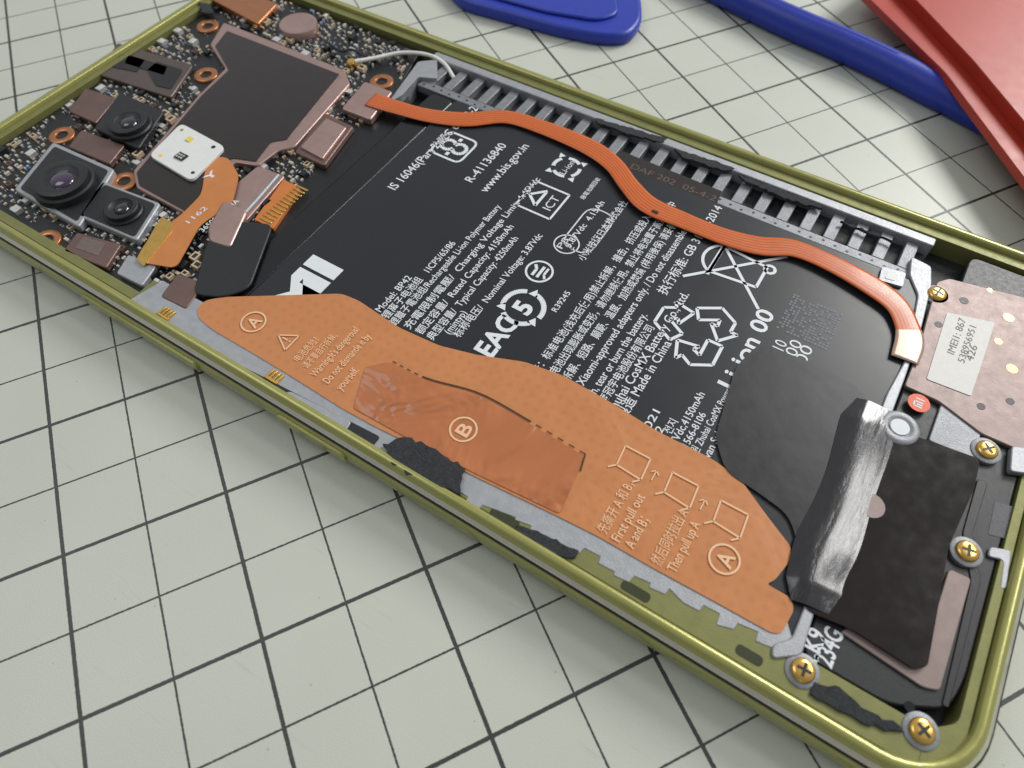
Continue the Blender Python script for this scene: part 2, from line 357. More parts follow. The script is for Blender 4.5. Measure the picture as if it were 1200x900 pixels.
# upper comb
Yb=W((780,213),.5)[1];Yr0=W((800,178),.52)[1];Yr1=min(7.15,Yr0+.16)
XB0=W((372,228),.5)[0];XB1=W((1015,540),.5)[0];YB0=W((580,560),.5)[1]
Xc0=W((498,75),.5)[0];Xc1=W((1083,315),.5)[0]
b=B();b.prism(rnd([(Xc0,Yr0),(Xc1,Yr0),(Xc1,Yr1),(Xc0,Yr1)],.03),.2,.535)
b.box(Xc0+.02,Yr1+.003,.2,Xc1,7.155,.47)
obj("chassis_upper_rail",b,SILVER,PH,bevel=.015)
b=B();nx=24;pit=(Xc1-Xc0-.6)/(nx-1)
for i in range(nx):
    x=Xc0+.35+i*pit;b.box(x-.085,Yb+.19,.2,x+.085,Yr0-.002,.462)
b.box(Xc0+.2,Yb+.02,.2,Xc1-.1,Yb+.188,.462)
obj("chassis_rib_row",b,SILVD,PH,bevel=.012)
b=B()
for i in range(nx*2):
    x=Xc0+.3+i*pit/2;q=Yb+.10+.02*((i*5)%3-1);b.disc(x,q,.022,.46,.4635,n=12)
o=obj("rail_perforation",b,BLACK,PH);o["kind"]="stuff"
b=B();b.box(Xc0+.1,Yb,.2,Xc1-.05,Yr0-.003,.34);obj("comb_floor",b,DARK,PH)
b=B();b.prism(Ws([(726,176),(846,224),(838,244),(716,194)],.475),.463,.475);obj("clear_strip",b,mk("dark_strip",srgb(44,38,36),.25,0,.2,5),PH)
b=B();p=W((738,197),.478);q=W((836,238),.478);text(b,"DAF 202  05-4-2",p,.18,.478,L=math.hypot(q[0]-p[0],q[1]-p[1]),dirv=(1,0));obj("strip_print",b,FAINT,PH,smooth=False)
b=B();b.prism(rnd(Ws([(455,120),(490,72),(512,70),(512,92),(490,90),(470,112)],.53),.05),.2,.53);obj("well_corner",b,SILVER,PH,bevel=.015)
b=B();b.prism(rnd(Ws([(1068,300),(1092,312),(1092,335),(1080,385),(1062,440),(1040,500),(1000,600),(960,700),(940,768),(905,772),(905,755),(928,748),(975,630),(1040,460),(1062,420),(1076,345),(1066,322)],.53),.06),.2,.53)
obj("well_wall",b,SILVER,PH,bevel=.015)
b=B();b.prism(rnd(Ws([(1034,312),(1062,320),(1058,336),(1030,328)],.54),.03),.47,.54);b.prism(rnd(Ws([(1040,318),(1052,321),(1049,329),(1037,326)],.545),.02),.54,.545,1);obj("corner_clip",b,[SILVER,WHITEM],PH,bevel=.008)
def foam(name,pts,z=.56,base=.5,amp=.02,step=.06):
    b=B();b.prism(jag(Ws(pts,z),step,amp),base,z);return obj(name,b,FOAM,PH,bevel=.006)
foam("foam_gasket",[(448,520),(470,512),(500,520),(545,548),(540,578),(505,568),(462,545)],.57,amp=.035)
foam("foam_gasket",[(606,616),(622,620),(678,645),(674,655),(640,648),(608,626)],.53)
foam("foam_gasket",[(698,138),(740,150),(782,162),(778,167),(735,156),(700,144)],.54)
foam("foam_gasket",[(790,174),(845,190),(862,198),(850,200),(800,184)],.54)
foam("foam_gasket",[(866,204),(905,218),(958,238),(964,245),(920,232),(870,210)],.54)
foam("foam_gasket",[(985,258),(1040,278),(1050,284),(1000,266)],.54)
foam("foam_gasket",[(955,800),(985,805),(1010,830),(1055,850),(1060,860),(1020,850),(975,830),(950,813)],.53)
foam("foam_gasket",[(232,2),(246,5),(250,16),(236,14)],.53)
# ================= CIRCUIT BOARD =================
CB=empty("circuit_board",((XL+XB0)/2,3.7,.2),PH)
b=B();b.prism(rnd([(XL+.40,.42),(XBD-.02,.42),(XBD-.02,.68),(XB0-.03,.68),(XB0-.03,4.2),(XB0-.03,5.6),(W((470,95),.4)[0],6.3),(W((480,70),.4)[0],7.12),(XL+.55,7.12),(XL+.40,6.9)],.06),.2,.40)
obj("board",b,PCB,CB,bevel=.01)
def shield(name,pts,z,mat,r=.05,base=.40,bev=.015,parent=CB):
    b=B();b.prism(rnd(Ws(pts,z),r),base,z);return obj(name,b,mat,parent,bevel=bev)
SH=dict(
 S1=[(262,26),(298,40),(404,82),(410,98),(345,172),(326,176),(302,194),(276,190),(244,212),(228,256),(160,220),(156,200),(232,112),(264,80),(246,52)],
 S2=[(345,178),(380,132),(414,148),(380,194)],
 S3=[(302,194),(334,206),(280,268),(246,258),(268,222)],
 S4=[(243,266),(262,234),(290,246),(270,290),(244,282)],
 S5=[(188,347),(208,320),(240,332),(218,362)],
 S6=[(136,320),(150,298),(184,310),(166,335)],
 S7=[(74,294),(90,272),(142,286),(124,314)],
 S8=[(235,-8),(262,-20),(325,4),(302,28)],
 S9=[(112,86),(138,50),(226,76),(200,114)],
 S10=[(80,130),(100,103),(136,115),(112,144)],
 S11=[(400,127),(427,95),(460,107),(434,140)],
 S12=[(298,257),(332,210),(352,220),(320,268)],
 S13=[(80,172),(95,152),(146,170),(128,192)],
 C1=[(16,222),(62,166),(134,198),(92,266)],
 C2=[(90,252),(120,212),(188,238),(160,282)],
 C3=[(110,150),(140,108),(192,130),(162,174)])
shield("metal_shield",SH['S1'],.50,PINK)
b=B();b.prism(rnd(Ws([(266,36),(398,87),(336,163),(318,166),(300,189),(272,185),(240,208),(226,252),(163,217),(160,202),(236,112),(268,82),(252,54)],.512),.04),.50,.512);obj("graphite_film",b,GRAPH,CB)
b=B();b.prism(rnd(Ws([(352,172),(382,138),(406,149),(378,186)],.53),.03),.4,.53);obj("connector_cover",b,PINK,CB,bevel=.02)
shield("connector_cover",SH['S2'],.50,BROWN)
shield("metal_shield",SH['S3'],.48,PINK)
P=Ws([(326,205),(300,235),(275,262)],.5)
b=B();tube(b,[(x,y,.49) for x,y in P],.03);obj("shield_seam",b,SILVER,CB)
shield("connector_cover",SH['S4'],.56,PINK,.08,bev=.03)
shield("connector_cover",SH['S5'],.52,BROWN,.05)
shield("metal_shield",SH['S6'],.5,SILVER,.04)
shield("metal_shield",SH['S7'],.5,BROWN,.04)
b=B();b.prism(Ws([(88,290),(98,277),(124,285),(115,300)],.505),.5,.505);obj("shield_label",b,mk("label_grey",srgb(110,95,90),.6,0,.5,60),CB)
shield("connector_cover",SH['S8'],.52,COPPER,.05)
shield("metal_shield",SH['S9'],.48,mk("dark_shield",srgb(104,92,88),.35,.6,.2,5),.05)
b=B()
for poly in ([(130,78),(142,62),(170,70),(160,84)],[(172,82),(184,72),(214,82),(200,104),(182,100)],[(150,64),(196,78),(192,88),(146,74)]): b.prism(rnd(Ws(poly,.49),.04),.48,.49)
obj("black_film",b,BLACK,CB)
shield("metal_shield",SH['S10'],.49,BROWN,.03);shield("metal_shield",SH['S13'],.5,BROWN,.03)
shield("connector_cover",SH['S11'],.53,PINK,.05,bev=.02)
b=B();q=rnd(Ws(SH['S12'],.47),.02);b.prism(q,.4,.47)
A=W((302,256),.48);E=W((336,214),.48)
for i in range(12):
    y=A[1]+(E[1]-A[1])*i/11+.02;b.box(A[0]+.02,y,.47,A[0]+.24,y+.03,.485,1)
obj("gold_connector",b,[mk("plain_flex_base",srgb(205,122,58),.35,.1,.15,4),GOLD],CB,bevel=.004)
cx,cy=W((349,27),.55);b=B();b.lathe(cx,cy,[(.36,.4),(.36,.52),(.345,.55),(.3,.56),(.28,.555)],n=48);obj("vibration_motor",b,PINK,CB,ang=50)
for px in [(243,30),(241,87),(72,158),(145,212),(54,281),(447,95)]:
    cx,cy=W(px,.43);b=B();b.lathe(cx,cy,[(.21,.4),(.21,.425),(.20,.435),(.11,.435),(.10,.425),(.10,.405),(.02,.404)],mis=[0,0,0,0,0,1,1],n=40)
    obj("screw_boss",b,[COPPER,BLACK],CB,ang=50)
def okxy(x,y,m=0): return XL+.47+m<x<XB0-.1 and .5+m<y<7.06-m
for px in [(60,92),(102,104),(44,136),(178,40),(138,62),(26,156),(205,28),(300,30)]:
    c=W(px,.45)
    if not okxy(c[0],c[1],.08): continue
    b=B();b.box(c[0]-.07,c[1]-.045,.4,c[0]+.07,c[1]+.045,.44);b.box(c[0]-.05,c[1]-.03,.44,c[0]+.06,c[1]+.03,.47);obj("antenna_contact",b,GOLD,CB,bevel=.01)
def inpoly(p,poly):
    x,y=p;c=False;n=len(poly)
    for i in range(n):
        x1,y1=poly[i];x2,y2=poly[i-1]
        if (y1>y)!=(y2>y) and x<(x2-x1)*(y-y1)/(y2-y1)+x1: c=not c
    return c
flexmid=[(243,184),(267,184),(280,205),(272,238),(234,264),(206,314),(158,306),(172,282),(214,250),(236,228)]
flap=[(240,290),(258,258),(320,262),(292,338),(262,348),(226,345)]
region=[(0,150),(190,10),(240,-20),(345,-10),(482,62),(470,92),(345,225),(300,290),(225,372),(150,345),(0,250)]
excl=list(SH.values())+[flexmid,flap]
ctr=[(243,30),(241,87),(72,158),(145,212),(54,281),(447,95),(349,27)]
pos=[];used=[];tries=0
while len(pos)<640 and tries<40000:
    tries+=1;p=(random.uniform(0,480),random.uniform(-10,372))
    if not inpoly(p,region) or any(inpoly(p,e) for e in excl) or any(math.hypot(p[0]-c[0],p[1]-c[1])<22 for c in ctr): continue
    x,y=W(p,.42);x=round(x/.05)*.05;y=round(y/.05)*.05
    if not okxy(x,y): continue
    s=random.choice([.02,.025,.025,.03,.03,.04,.05,.07,.1 if len(pos)<40 else .03])
    if any(abs(x-a_)<s+s2+.008 and abs(y-b_)<s+s2+.008 for a_,b_,s2 in used): continue
    used.append((x,y,s));pos.append((s,x,y))
pos.sort(reverse=True)
smats=[BEIGE,TIN,BLACK,GOLD,BROWN,BLUEC]
def comp(b,x,y,s,kind,rot):
    l,w=(s,s*.55);
    if s>.045: w=s*.85
    hh=.4+min(.07,s*1.1)
    def bx(a0,b0,a1,b1,z1,mi):
        if rot: b.box(x+b0,y+a0,.4,x+b1,y+a1,z1,mi)
        else: b.box(x+a0,y+b0,.4,x+a1,y+b1,z1,mi)
    if s>.045 : 
        bx(-l,-w,l,w,hh,kind if kind in(2,1,4,0) else 2)
        bx(-l*.6,-w*.5,l*.6,w*.5,hh+.003,1 if kind==1 else 2)
    else:
        bx(-l*.5,-w,l*.5,w,hh,kind);bx(-l,-w,-l*.51,w,hh-.002,1);bx(l*.51,-w,l,w,hh-.002,1)
stuff=B()
for i,(s,x,y) in enumerate(pos):
    kind=random.choice([0,0,0,0,1,1,2,2,3,4]+([5] if random.random()<.35 else []));rot=random.random()<.5
    if i<100:
        b=B();comp(b,x,y,s,kind,rot);obj("surface_component",b,smats,CB,smooth=False)
    else: comp(stuff,x,y,s,kind,rot)
o=obj("small_surface_components",stuff,smats,CB,smooth=False);o["kind"]="stuff"
b=B()
for _ in range(1300):
    p=(random.uniform(0,480),random.uniform(-10,372))
    if not inpoly(p,region) or any(inpoly(p,e) for e in excl): continue
    x,y=W(p,.4);s=random.uniform(.005,.013)
    if okxy(x,y): b.flat([(x-s,y-s),(x+s,y-s),(x+s,y+s),(x-s,y+s)],.4025)
o=obj("solder_pads",b,TIN,CB,smooth=False);o["kind"]="stuff"
FB=empty("flash_board",(*W((218,178),.55),.5),PH)
b=B();b.prism(rnd(Ws([(174,182),(212,144),(264,172),(224,212)],.57),.12),.512,.57);obj("plate",b,WHITEM,FB,bevel=.01)
for px,r_,m in [((188,182),.035,YEL),((250,172),.035,BLACK),((226,202),.03,BLACK),((213,152),.03,GOLD)]:
    cx,cy=W(px,.575);b=B();b.disc(cx,cy,r_,.57,.574);obj("pad",b,m,FB)
b=B();c=W((212,183),.585);b.box(c[0]-.09,c[1]-.07,.57,c[0]+.09,c[1]+.07,.59);
for i in range(3):
    for j in range(2): b.box(c[0]-.07+i*.05,c[1]-.05+j*.055,.59,c[0]-.04+i*.05,c[1]-.015+j*.055,.594,1)
obj("sensor_chip",b,[BLACK,TIN],FB)
c=W((222,163),.58);b=B();b.box(c[0]-.05,c[1]-.05,.57,c[0]+.05,c[1]+.05,.585);obj("led",b,YEL,FB)
def camera(pts,lc,r,zt,body,lm=LENS,sc=.88):
    c=W(lc,zt);E=empty("camera_module",(c[0],c[1],.4),PH)
    b=B();b.prism(rnd(Ws(pts,.54),.06),.4,.54);obj("housing",b,body,E,bevel=.02)
    if body is not BLACK:
        b=B();q=Ws(pts,.548);cc=np.mean(q,0);b.prism(rnd([tuple(cc+(np.array(p)-cc)*sc) for p in q],.06),.54,.548);obj("inner_plate",b,BLACK,E)
    b=B();b.lathe(c[0],c[1],[(r*1.15,.54),(r*1.15,zt-.09),(r*1.08,zt-.07),(r,zt-.07),(r,zt-.01),(r*.95,zt),(r*.72,zt),(r*.68,zt-.01),(r*.5,zt-.045),(r*.42,zt-.05)],mis=[0,0,0,0,0,0,0,0,1,1],n=56);obj("lens_barrel",b,[BLACK,BLACKG],E,ang=30)
    b=B();b.lathe(c[0],c[1],[(r*.46,zt-.05),(r*.42,zt-.03),(r*.32,zt-.012),(r*.18,zt-.002),(r*.02,zt)],n=40);obj("lens",b,lm,E,ang=80)
camera(SH['C1'],(70,208),.40,.74,SILVER,lm=ORCH);camera(SH['C2'],(141,242),.25,.66,SILVER,lm=LENS);camera(SH['C3'],(149,141),.31,.68,BLACK,lm=LENS)
MF=empty("camera_flex_cable",(*W((230,250),.5),.5),PH)
b=B();b.prism(rnd(Ws(flexmid,.53),.12),.515,.53)
obj("flex_strip",b,mk("plain_flex",srgb(200,126,66),.35,.1,.15,4,coat=.3),MF)
b=B();T(b,"36500K9MOA",(238,272),(262,226),.13,.533,bold=.01);T(b,"1162",(222,262),(236,240),.13,.533);T(b,"Y",(244,212),(252,200),.18,.533,bold=.03)
obj("flex_print",b,WHITE,MF)
b=B();b.prism(rnd(Ws([(184,262),(190,254),(204,262),(200,272),(168,312),(160,304)],.54),.03),.53,.54);obj("gold_trace",b,GOLD,MF)
b=B();b.prism(rnd(Ws(flap,.545),.15),.5,.545);obj("battery_tab",b,BLACK,PH,bevel=.015)
cp=catmull([(*W((416,72),.52),.52),(*W((440,68),.5),.5),(*W((470,62),.5),.5),(*W((500,64),.52),.52),(*W((520,74),.5),.5),(*W((532,90),.45),.42)],8)
AC=empty("antenna_cable",(*W((470,62),.4),.4),PH)
b=B();tube(b,cp,.035);obj("cable",b,CABLE,AC)
b=B();q=W((412,72),.5);b.lathe(q[0],q[1],[(.09,.4),(.09,.5),(.07,.52)],n=24);b.box(q[0],q[1]-.03,.44,q[0]+.16,q[1]+.03,.5);obj("cable_plug",b,GOLD,AC)
b=B();tube(b,catmull([(*W((385,50),.48),.46),(*W((400,60),.5),.5),(*W((412,58),.5),.5),(*W((430,66),.5),.48)],6),.025);obj("cable",b,BLACK,AC)
# ================= BATTERY =================
BT=empty("battery",((XB0+XB1)/2,(YB0+Yb)/2,.2),PH)
XBm=W((402,240),.5)[0]
b=B();b.prism(rrect(XBm,YB0,XB1,Yb,.12,5),.2,.5);obj("battery_body",b,BATT,BT,bevel=.03)
b=B();b.prism(rrect(XB0,YB0+.05,XBm-.004,Yb-.03,.1,5),.2,.475);obj("battery_flange",b,BATTF,BT,bevel=.03)
z=.504;b=B()
def R_(s,a,e,size=.165,bold=0.006): T(b,s,a,e,size,z,0,bold)
R_("IS 16046(Part 2)/IEC 62133-2",(463,223),(552,124),.22)
R_("R-41136840",(553,214),(588,168),.21)
R_("www.bis.gov.in",(570,226),(612,168),.21)
R_("Model: BP42",(446,366),(482,325),.15)
R_("锂离子电池组   1ICP5/65/86",(454,374),(532,284),.15)
R_("鋰離子電池组/Rechargeable Li-ion Polymer Battery",(463,382),(578,238),.15)
R_("充電限制電壓/  Charging Voltage Limit: 4.45Vdc",(480,386),(624,206),.15)
R_("额定容量/  Rated Capacity: 4150mAh",(494,392),(594,262),.15)
R_("典型容量/  Typical Capacity: 4250mAh",(507,399),(600,276),.15)
R_("(mintyp)",(527,392),(546,366),.15)
R_("标称电压/  Nominal Voltage: 3.87Vdc",(538,396),(636,276),.15)
R_("R39245",(652,366),(662,340),.12)
R_("3.87Vdc  4.15Ah",(668,290),(705,236),.14)
R_("小米技術日本株式会社",(684,306),(732,236),.14)
R_("廢電池請回收",(684,234),(700,208),.09)
R_("警告：标准电池(浅充后使用)禁止拆解，撞击，挤压或投入火中",(624,448),(764,238),.15)
R_("如果电池出现膨胀或变形，请勿继续使用。禁止将电池置于高温环境中",(640,456),(790,238),.15)
R_("禁止拆解、短路、顛簸、温度、加热或焚燒 (样用後保) 请妥善处理",(655,464),(800,250),.15)
R_("Use Xiaomi-approved adapters only. / Do not disassemble,",(672,470),(800,268),.165)
R_("crush, tear or burn the battery.",(688,478),(755,368),.165)
R_("珠海冠宇电池股份有限公司",(704,482),(762,382),.15)
R_("Zhuhai CosMX Battery Co., Ltd.",(718,488),(796,340),.175)
R_("製造 Made in China",(732,492),(778,398),.175)
R_("执行标准: GB 31241-2014",(780,346),(828,236),.18)
R_("Li-ion 00",(860,458),(908,368),.32,.02)
R_("20021",(752,520),(768,480),.14);R_("3P42",(764,528),(774,500),.14);R_("电池 전지",(774,530),(790,492),.13)
R_("3.87Vdc,4150mAh",(786,534),(822,460),.14);R_("천: 1566-8106",(798,540),(824,484),.13);R_("판매원 Zhuhai CosMX Power",(810,546),(854,456),.13);R_("Jinwan Sub-branch",(824,552),(860,474),.14)
R_("MI",(338,378),(406,318),.72,.05)
R_("EAC",(576,420),(606,376),.40,.03)
for s,a,e in (("-10",(915,418),(922,402)),("(00",(930,424),(940,402)),("|00",(942,432),(952,408))): T(b,s,a,e,.22,z,0)
S=Sy(b,(532,172),.30,z);S.ln(rr(1.9,1.9,.4),.13,True);S.arc(.38,-60,250,.22,(0,.35));S.arc(.38,120,430,.22,(0,-.35));S.ln([(-.75,0),(-.5,0)],.2);S.ln([(.5,0),(.75,0)],.2)
S=Sy(b,(613,360),.33,z)
for k in range(3): S.arc(.85,20+k*120,110+k*120,.22);a_=math.radians(118+k*120);S.poly([(.85*math.cos(a_)+.25*math.cos(a_+d_),.85*math.sin(a_)+.25*math.sin(a_+d_)) for d_ in (0,2.1,4.2)])
S.tx("5",(-.3,-.38),1.1,.55,.04)
S=Sy(b,(632,318),.22,z);S.ring(.85,.14);S.ln([(-.5,-.1),(.5,-.1)],.2);S.ln([(-.5,.25),(.1,.25),(.4,.5)],.2);S.ln([(.5,-.4),(-.1,-.4),(-.4,-.6)],.16)
S=Sy(b,(664,286),.2,z);S.ring(.9,.1);S.tx("PS",(-.6,.05),.7,1.1);S.tx("E",(-.25,-.65),.7)
S=Sy(b,(690,270),.1,z);S.ln([tuple(x) for x in rr(9,4.6,2)],.2,True)
S=Sy(b,(636,234),.33,z);S.ln([(-.9,-.9),(.9,-.9),(.9,.9),(-.9,.9)],.1,True);S.ln([(-.5,.1),(0,.7),(.6,.1)],.14);S.ln([(-.5,.1),(.5,.1)],.14);S.tx("ICT",(-.45,-.65),.6,.95)
S=Sy(b,(664,196),.3,z)
for k in range(4):
    a_=math.radians(45+90*k);S.arc(.7,50+90*k,110+90*k,.2);S.poly([(.95*math.cos(a_)+.22*math.cos(a_+d_),.95*math.sin(a_)+.22*math.sin(a_+d_)) for d_ in (0,2.1,4.2)])
S.tx("Li-ion",(-.55,-.2),.5,1.1)
S=Sy(b,(816,388),.62,z)
for k in range(3):
    a_=math.radians(120*k)
    def rt(p): return (p[0]*math.cos(a_)-p[1]*math.sin(a_),p[0]*math.sin(a_)+p[1]*math.cos(a_))
    S.ln([rt(p) for p in [(-.50,.38),(-.24,.86),(.22,.86),(.36,.62),(.50,.70),(.42,.24),(-.02,.40),(.11,.47),(.0,.62),(-.22,.22)]],.07,True)
S=Sy(b,(862,312),.55,z);S.ln([(-1,-1),(1,1)],.08);S.ln([(-1,1),(1,-1)],.08);S.ln([(-.5,.5),(-.38,-.7),(.38,-.7),(.5,.5)],.08,True);S.ln([(-.62,.52),(.62,.52)],.11);S.arc(.55,30,150,.08,(0,.3));S.ring(.13,.08,(.35,-.78))
obj("label_print",b,WHITE,BT,smooth=False)
b=B();c=W((950,376),.504)
for i in range(15):
    for j in range(15):
        if random.random()<.55: b.ring(c[0]-.33+i*.046,c[1]-.33+j*.046,.002,.019,.504,n=6)
obj("dotted_print",b,mk("dot_grey",srgb(120,122,130),.6),BT,smooth=False)
# ================= PULL FILM =================
PF=empty("battery_pull_film",(*W((600,520),.5),.5),PH)
film=[(230,362),(240,352),(262,348),(330,346),(400,344),(420,352),(468,384),(515,405),(560,416),(615,424),(660,440),(710,468),(770,505),(835,538),(868,562),(900,606),(928,642),(925,658),(908,680),(898,684),(926,700),(931,714),(916,742),(905,742),(840,706),(770,668),(700,628),(650,603),(560,560),(510,534),(440,500),(400,478),(340,440),(290,410),(252,388),(234,374)]
b=B();b.prism(rnd(Ws(film,.52),.08),.509,.52);obj("film_sheet",b,FILM,PF)
Bp=[(428,430),(456,424),(500,446),(562,464),(620,496),(684,534),(676,556),(656,602),(560,556),(508,530),(414,478)]
b=B();b.prism(rnd(Ws(Bp,.53),.05),.523,.53);obj("film_patch",b,FILMB,PF)
b=B();sl=catmull([(456,421),(500,443),(562,461),(622,494),(686,532)],10);sw=[W(p,.533) for p in sl]
for i,(p,q) in enumerate(zip(sw,sw[1:])): 
    if i%2 or 8<i<30: b.line(p,q,.022 if 8<i<30 else .014,.533)
p=W((686,532),.533);q=W((680,552),.533);b.line(p,q,.016,.533)
obj("tear_slit",b,mk("slit_shadow",srgb(60,36,24),.6),PF,smooth=False)
z=.5335
for px,l in [((297,377),"A"),((543,503),"B"),((849,655),"A")]:
    b=B();S=Sy(b,px,.19,z+(.003 if l=="B" else 0));S.ring(.85,.13);S.tx(l,(-.42,-.5),1.3,.85,.02);obj("circled_letter",b,PRINTO,PF,smooth=False)
b=B();S=Sy(b,(336,398),.16,z);S.ln([(-.85,-.6),(.85,-.6),(0,.9)],.13,True);S.ln([(0,.45),(0,-.1)],.13);S.ln([(0,-.25),(0,-.4)],.13)
T(b,"电池危险！",(350,424),(370,396),.13,z);T(b,"请不要自行拆解。",(360,432),(390,390),.13,z)
T(b,"Warning:It's dangerous!",(370,442),(410,380),.155,z,bold=.008);T(b,"Do not dismantle it by",(385,450),(424,388),.155,z,bold=.008);T(b,"yourself.",(400,458),(416,431),.155,z,bold=.008)
obj("warning_print",b,PRINTO,PF,smooth=False)
b=B();T(b,"先撕开 A 和 B，",(710,626),(740,566),.16,z);T(b,"First pull out",(726,636),(752,580),.16,z,bold=.008);T(b,"A and B；",(742,644),(758,608),.16,z,bold=.008)
T(b,"然后同时拉出 A",(774,664),(806,600),.16,z);T(b,"Then pull up A",(792,672),(820,614),.16,z,bold=.008)
obj("instruction_print",b,PRINTO,PF,smooth=False)
for px in [(742,542),(798,574),(856,608)]:
    b=B();S=Sy(b,px,.25,z);S.ln([(-.6,-.7),(.6,-.6),(.6,.7),(-.5,.6)],.08,True);S.ln([(-.5,.6),(-.8,.9)],.08);S.ln([(-.6,-.7),(-.9,-.4)],.08);obj("pictogram",b,PRINTO,PF,smooth=False)
for px in [(767,556),(824,590)]:
    b=B();S=Sy(b,px,.12,z);S.ln([(-.7,0),(.5,0)],.12);S.ln([(.1,.4),(.5,0),(.1,-.4)],.12);obj("arrow_mark",b,PRINTO,PF,smooth=False)
# ================= LONG FLEX =================
FC=empty("flex_cable",(*W((745,225),.5),.5),PH)
cl=[(434,116),(462,125),(500,135),(545,140),(592,137),(635,149),(688,171),(718,192),(738,218),(760,240),(800,258),(848,277),(890,288),(930,291),(975,309),(1020,334),(1050,357),(1063,382),(1066,400),(1060,422)]
zs=[.54,.545,.53,.53,.54,.55,.565,.57,.57,.57,.555,.55,.55,.56,.57,.57,.565,.555,.55,.545]
pl=catmull([(*W(p,zz),zz) for p,zz in zip(cl,zs)],8)
wd=.36
b=B();b.uv=[];m=9
for j,p in enumerate(pl):
    t=pl[min(j+1,len(pl)-1)]-pl[max(j-1,0)];n=np.array([-t[1],t[0]]);n/=np.linalg.norm(n)
    w_=wd*(1-.12*math.sin(j*.13)**2)
    for k in range(m):
        s=(k/(m-1)-.5);b.v.append((p[0]+n[0]*w_*s,p[1]+n[1]*w_*s,p[2]+.004*math.cos(s*math.pi)));b.uv.append((j/len(pl),k/(m-1)))
for j in range(len(pl)-1):
    for k in range(m-1): b.f.append((j*m+k,(j+1)*m+k,(j+1)*m+k+1,j*m+k+1));b.m.append(1 if j>len(pl)-16 else 0)
o=obj("flex_ribbon",b,[FLEX,mk("flex_tail",srgb(190,160,145),.3,.4,.1,5)],FC,ang=80);sm=o.modifiers.new("solid",'SOLIDIFY');sm.thickness=.01;sm.offset=0
b=B();c=W((768,247),.6);b.box(c[0]-.05,c[1]-.02,.578,c[0]+.05,c[1]+.02,.588);obj("flex_mark",b,BLACK,FC)
# ================= BOTTOM MODULE =================
SM=empty("speaker_module",(*W((1080,700),.2),.2),PH)
xs=XB1+.1
b=B();b.prism(rnd([(xs,.68),(XR-.95,.68),(XR-.45,.95),(XR-.38,1.3),(XR-.38,7.1),(xs+.2,7.1),(xs+.2,5.6),(xs,5.5)],.15),.2,.46);obj("module_body",b,BLACK,SM,bevel=.02)
def part(name,pts,z,mat,base=.46,r=.05,bev=.012,parent=SM):
    b=B();b.prism(rnd(Ws(pts,z),r),base,z);return obj(name,b,mat,parent,bevel=bev)
part("metal_plate",[(1098,330),(1112,326),(1240,358),(1235,545),(1150,508),(1100,470),(1060,452),(1076,410)],.52,PINKD)
part("metal_plate",[(1104,470),(1150,506),(1145,540),(1118,528),(1088,516)],.50,SILVD)
part("metal_plate",[(1112,666),(1139,678),(1102,810),(1082,806),(984,740),(1002,732),(1076,780)],.49,PINKD)
part("bracket",[(1186,522),(1230,530),(1225,558),(1184,552)],.55,SILVER)
part("bracket",[(1160,640),(1186,645),(1180,690),(1172,690),(1176,656),(1158,652)],.50,SILVER)
part("module_rib",[(1196,640),(1206,642),(1176,770),(1150,856),(1142,852),(1168,768)],.51,BLACK)
part("module_rib",[(1146,560),(1158,566),(1140,625),(1150,680),(1112,830),(1104,826),(1138,680),(1128,625)],.475,BLACK)
part("dotted_label",[(1166,588),(1196,596),(1190,634),(1158,626)],.464,mk("label_dots",srgb(90,90,94),.6,0,.9,60),r=.02,bev=0)
for px,r_,mm_ in [((1130,352),.06,BLACK),((1100,380),.05,BLACK),((1170,400),.05,COPPER),((1182,372),.07,COPPER),((1186,432),.07,COPPER),((1150,476),.05,BLACK),((1160,340),.04,COPPER),((1184,470),.05,BLACK)]:
    c=W(px,.524);b=B();b.disc(c[0],c[1],r_,.46,.5235,n=20);obj("plate_hole",b,mm_,SM)
c=W((1066,828),.464);b=B();b.disc(c[0],c[1],.05,.45,.4635,n=20);obj("sound_hole",b,BLACKG,SM)
b=B();T(b,"LK9",(956,778),(968,744),.26,.464,bold=.02);T(b,"234G",(974,784),(986,742),.26,.464,bold=.02);obj("module_print",b,WHITE,SM,smooth=False)
b=B();b.prism(rnd(Ws([(1086,444),(1110,366),(1166,378),(1138,464)],.528),.03),.52,.528)
T(b,"IMEI1: 867",(1118,416),(1130,374),.13,.53,1);T(b,"538956951",(1130,426),(1145,384),.12,.53,1);T(b,"426",(1140,424),(1145,406),.13,.5305,1)
obj("serial_sticker",b,[STICK,BLACK],SM)
b=B();c=W((1077,472),.53);b.disc(c[0],c[1],.13,.52,.53);S=Sy(b,(1077,472),.1,.532,1);S.ln([(-.6,-.5),(-.6,.5),(.1,.5),(.1,-.5)],.2);S.ln([(-.25,.2),(-.25,-.5)],.2);S.ln([(.55,.5),(.55,-.5)],.2)
obj("logo_sticker",b,[ORG,WHITE],SM)
c=W((1055,500),.56);b=B();b.lathe(c[0],c[1],[(.23,.46),(.23,.54),(.20,.562),(.14,.558),(.13,.55)],n=40);b.disc(c[0],c[1],.11,.545,.558,1);obj("moisture_indicator",b,[SILVD,WHITE],SM,ang=50)
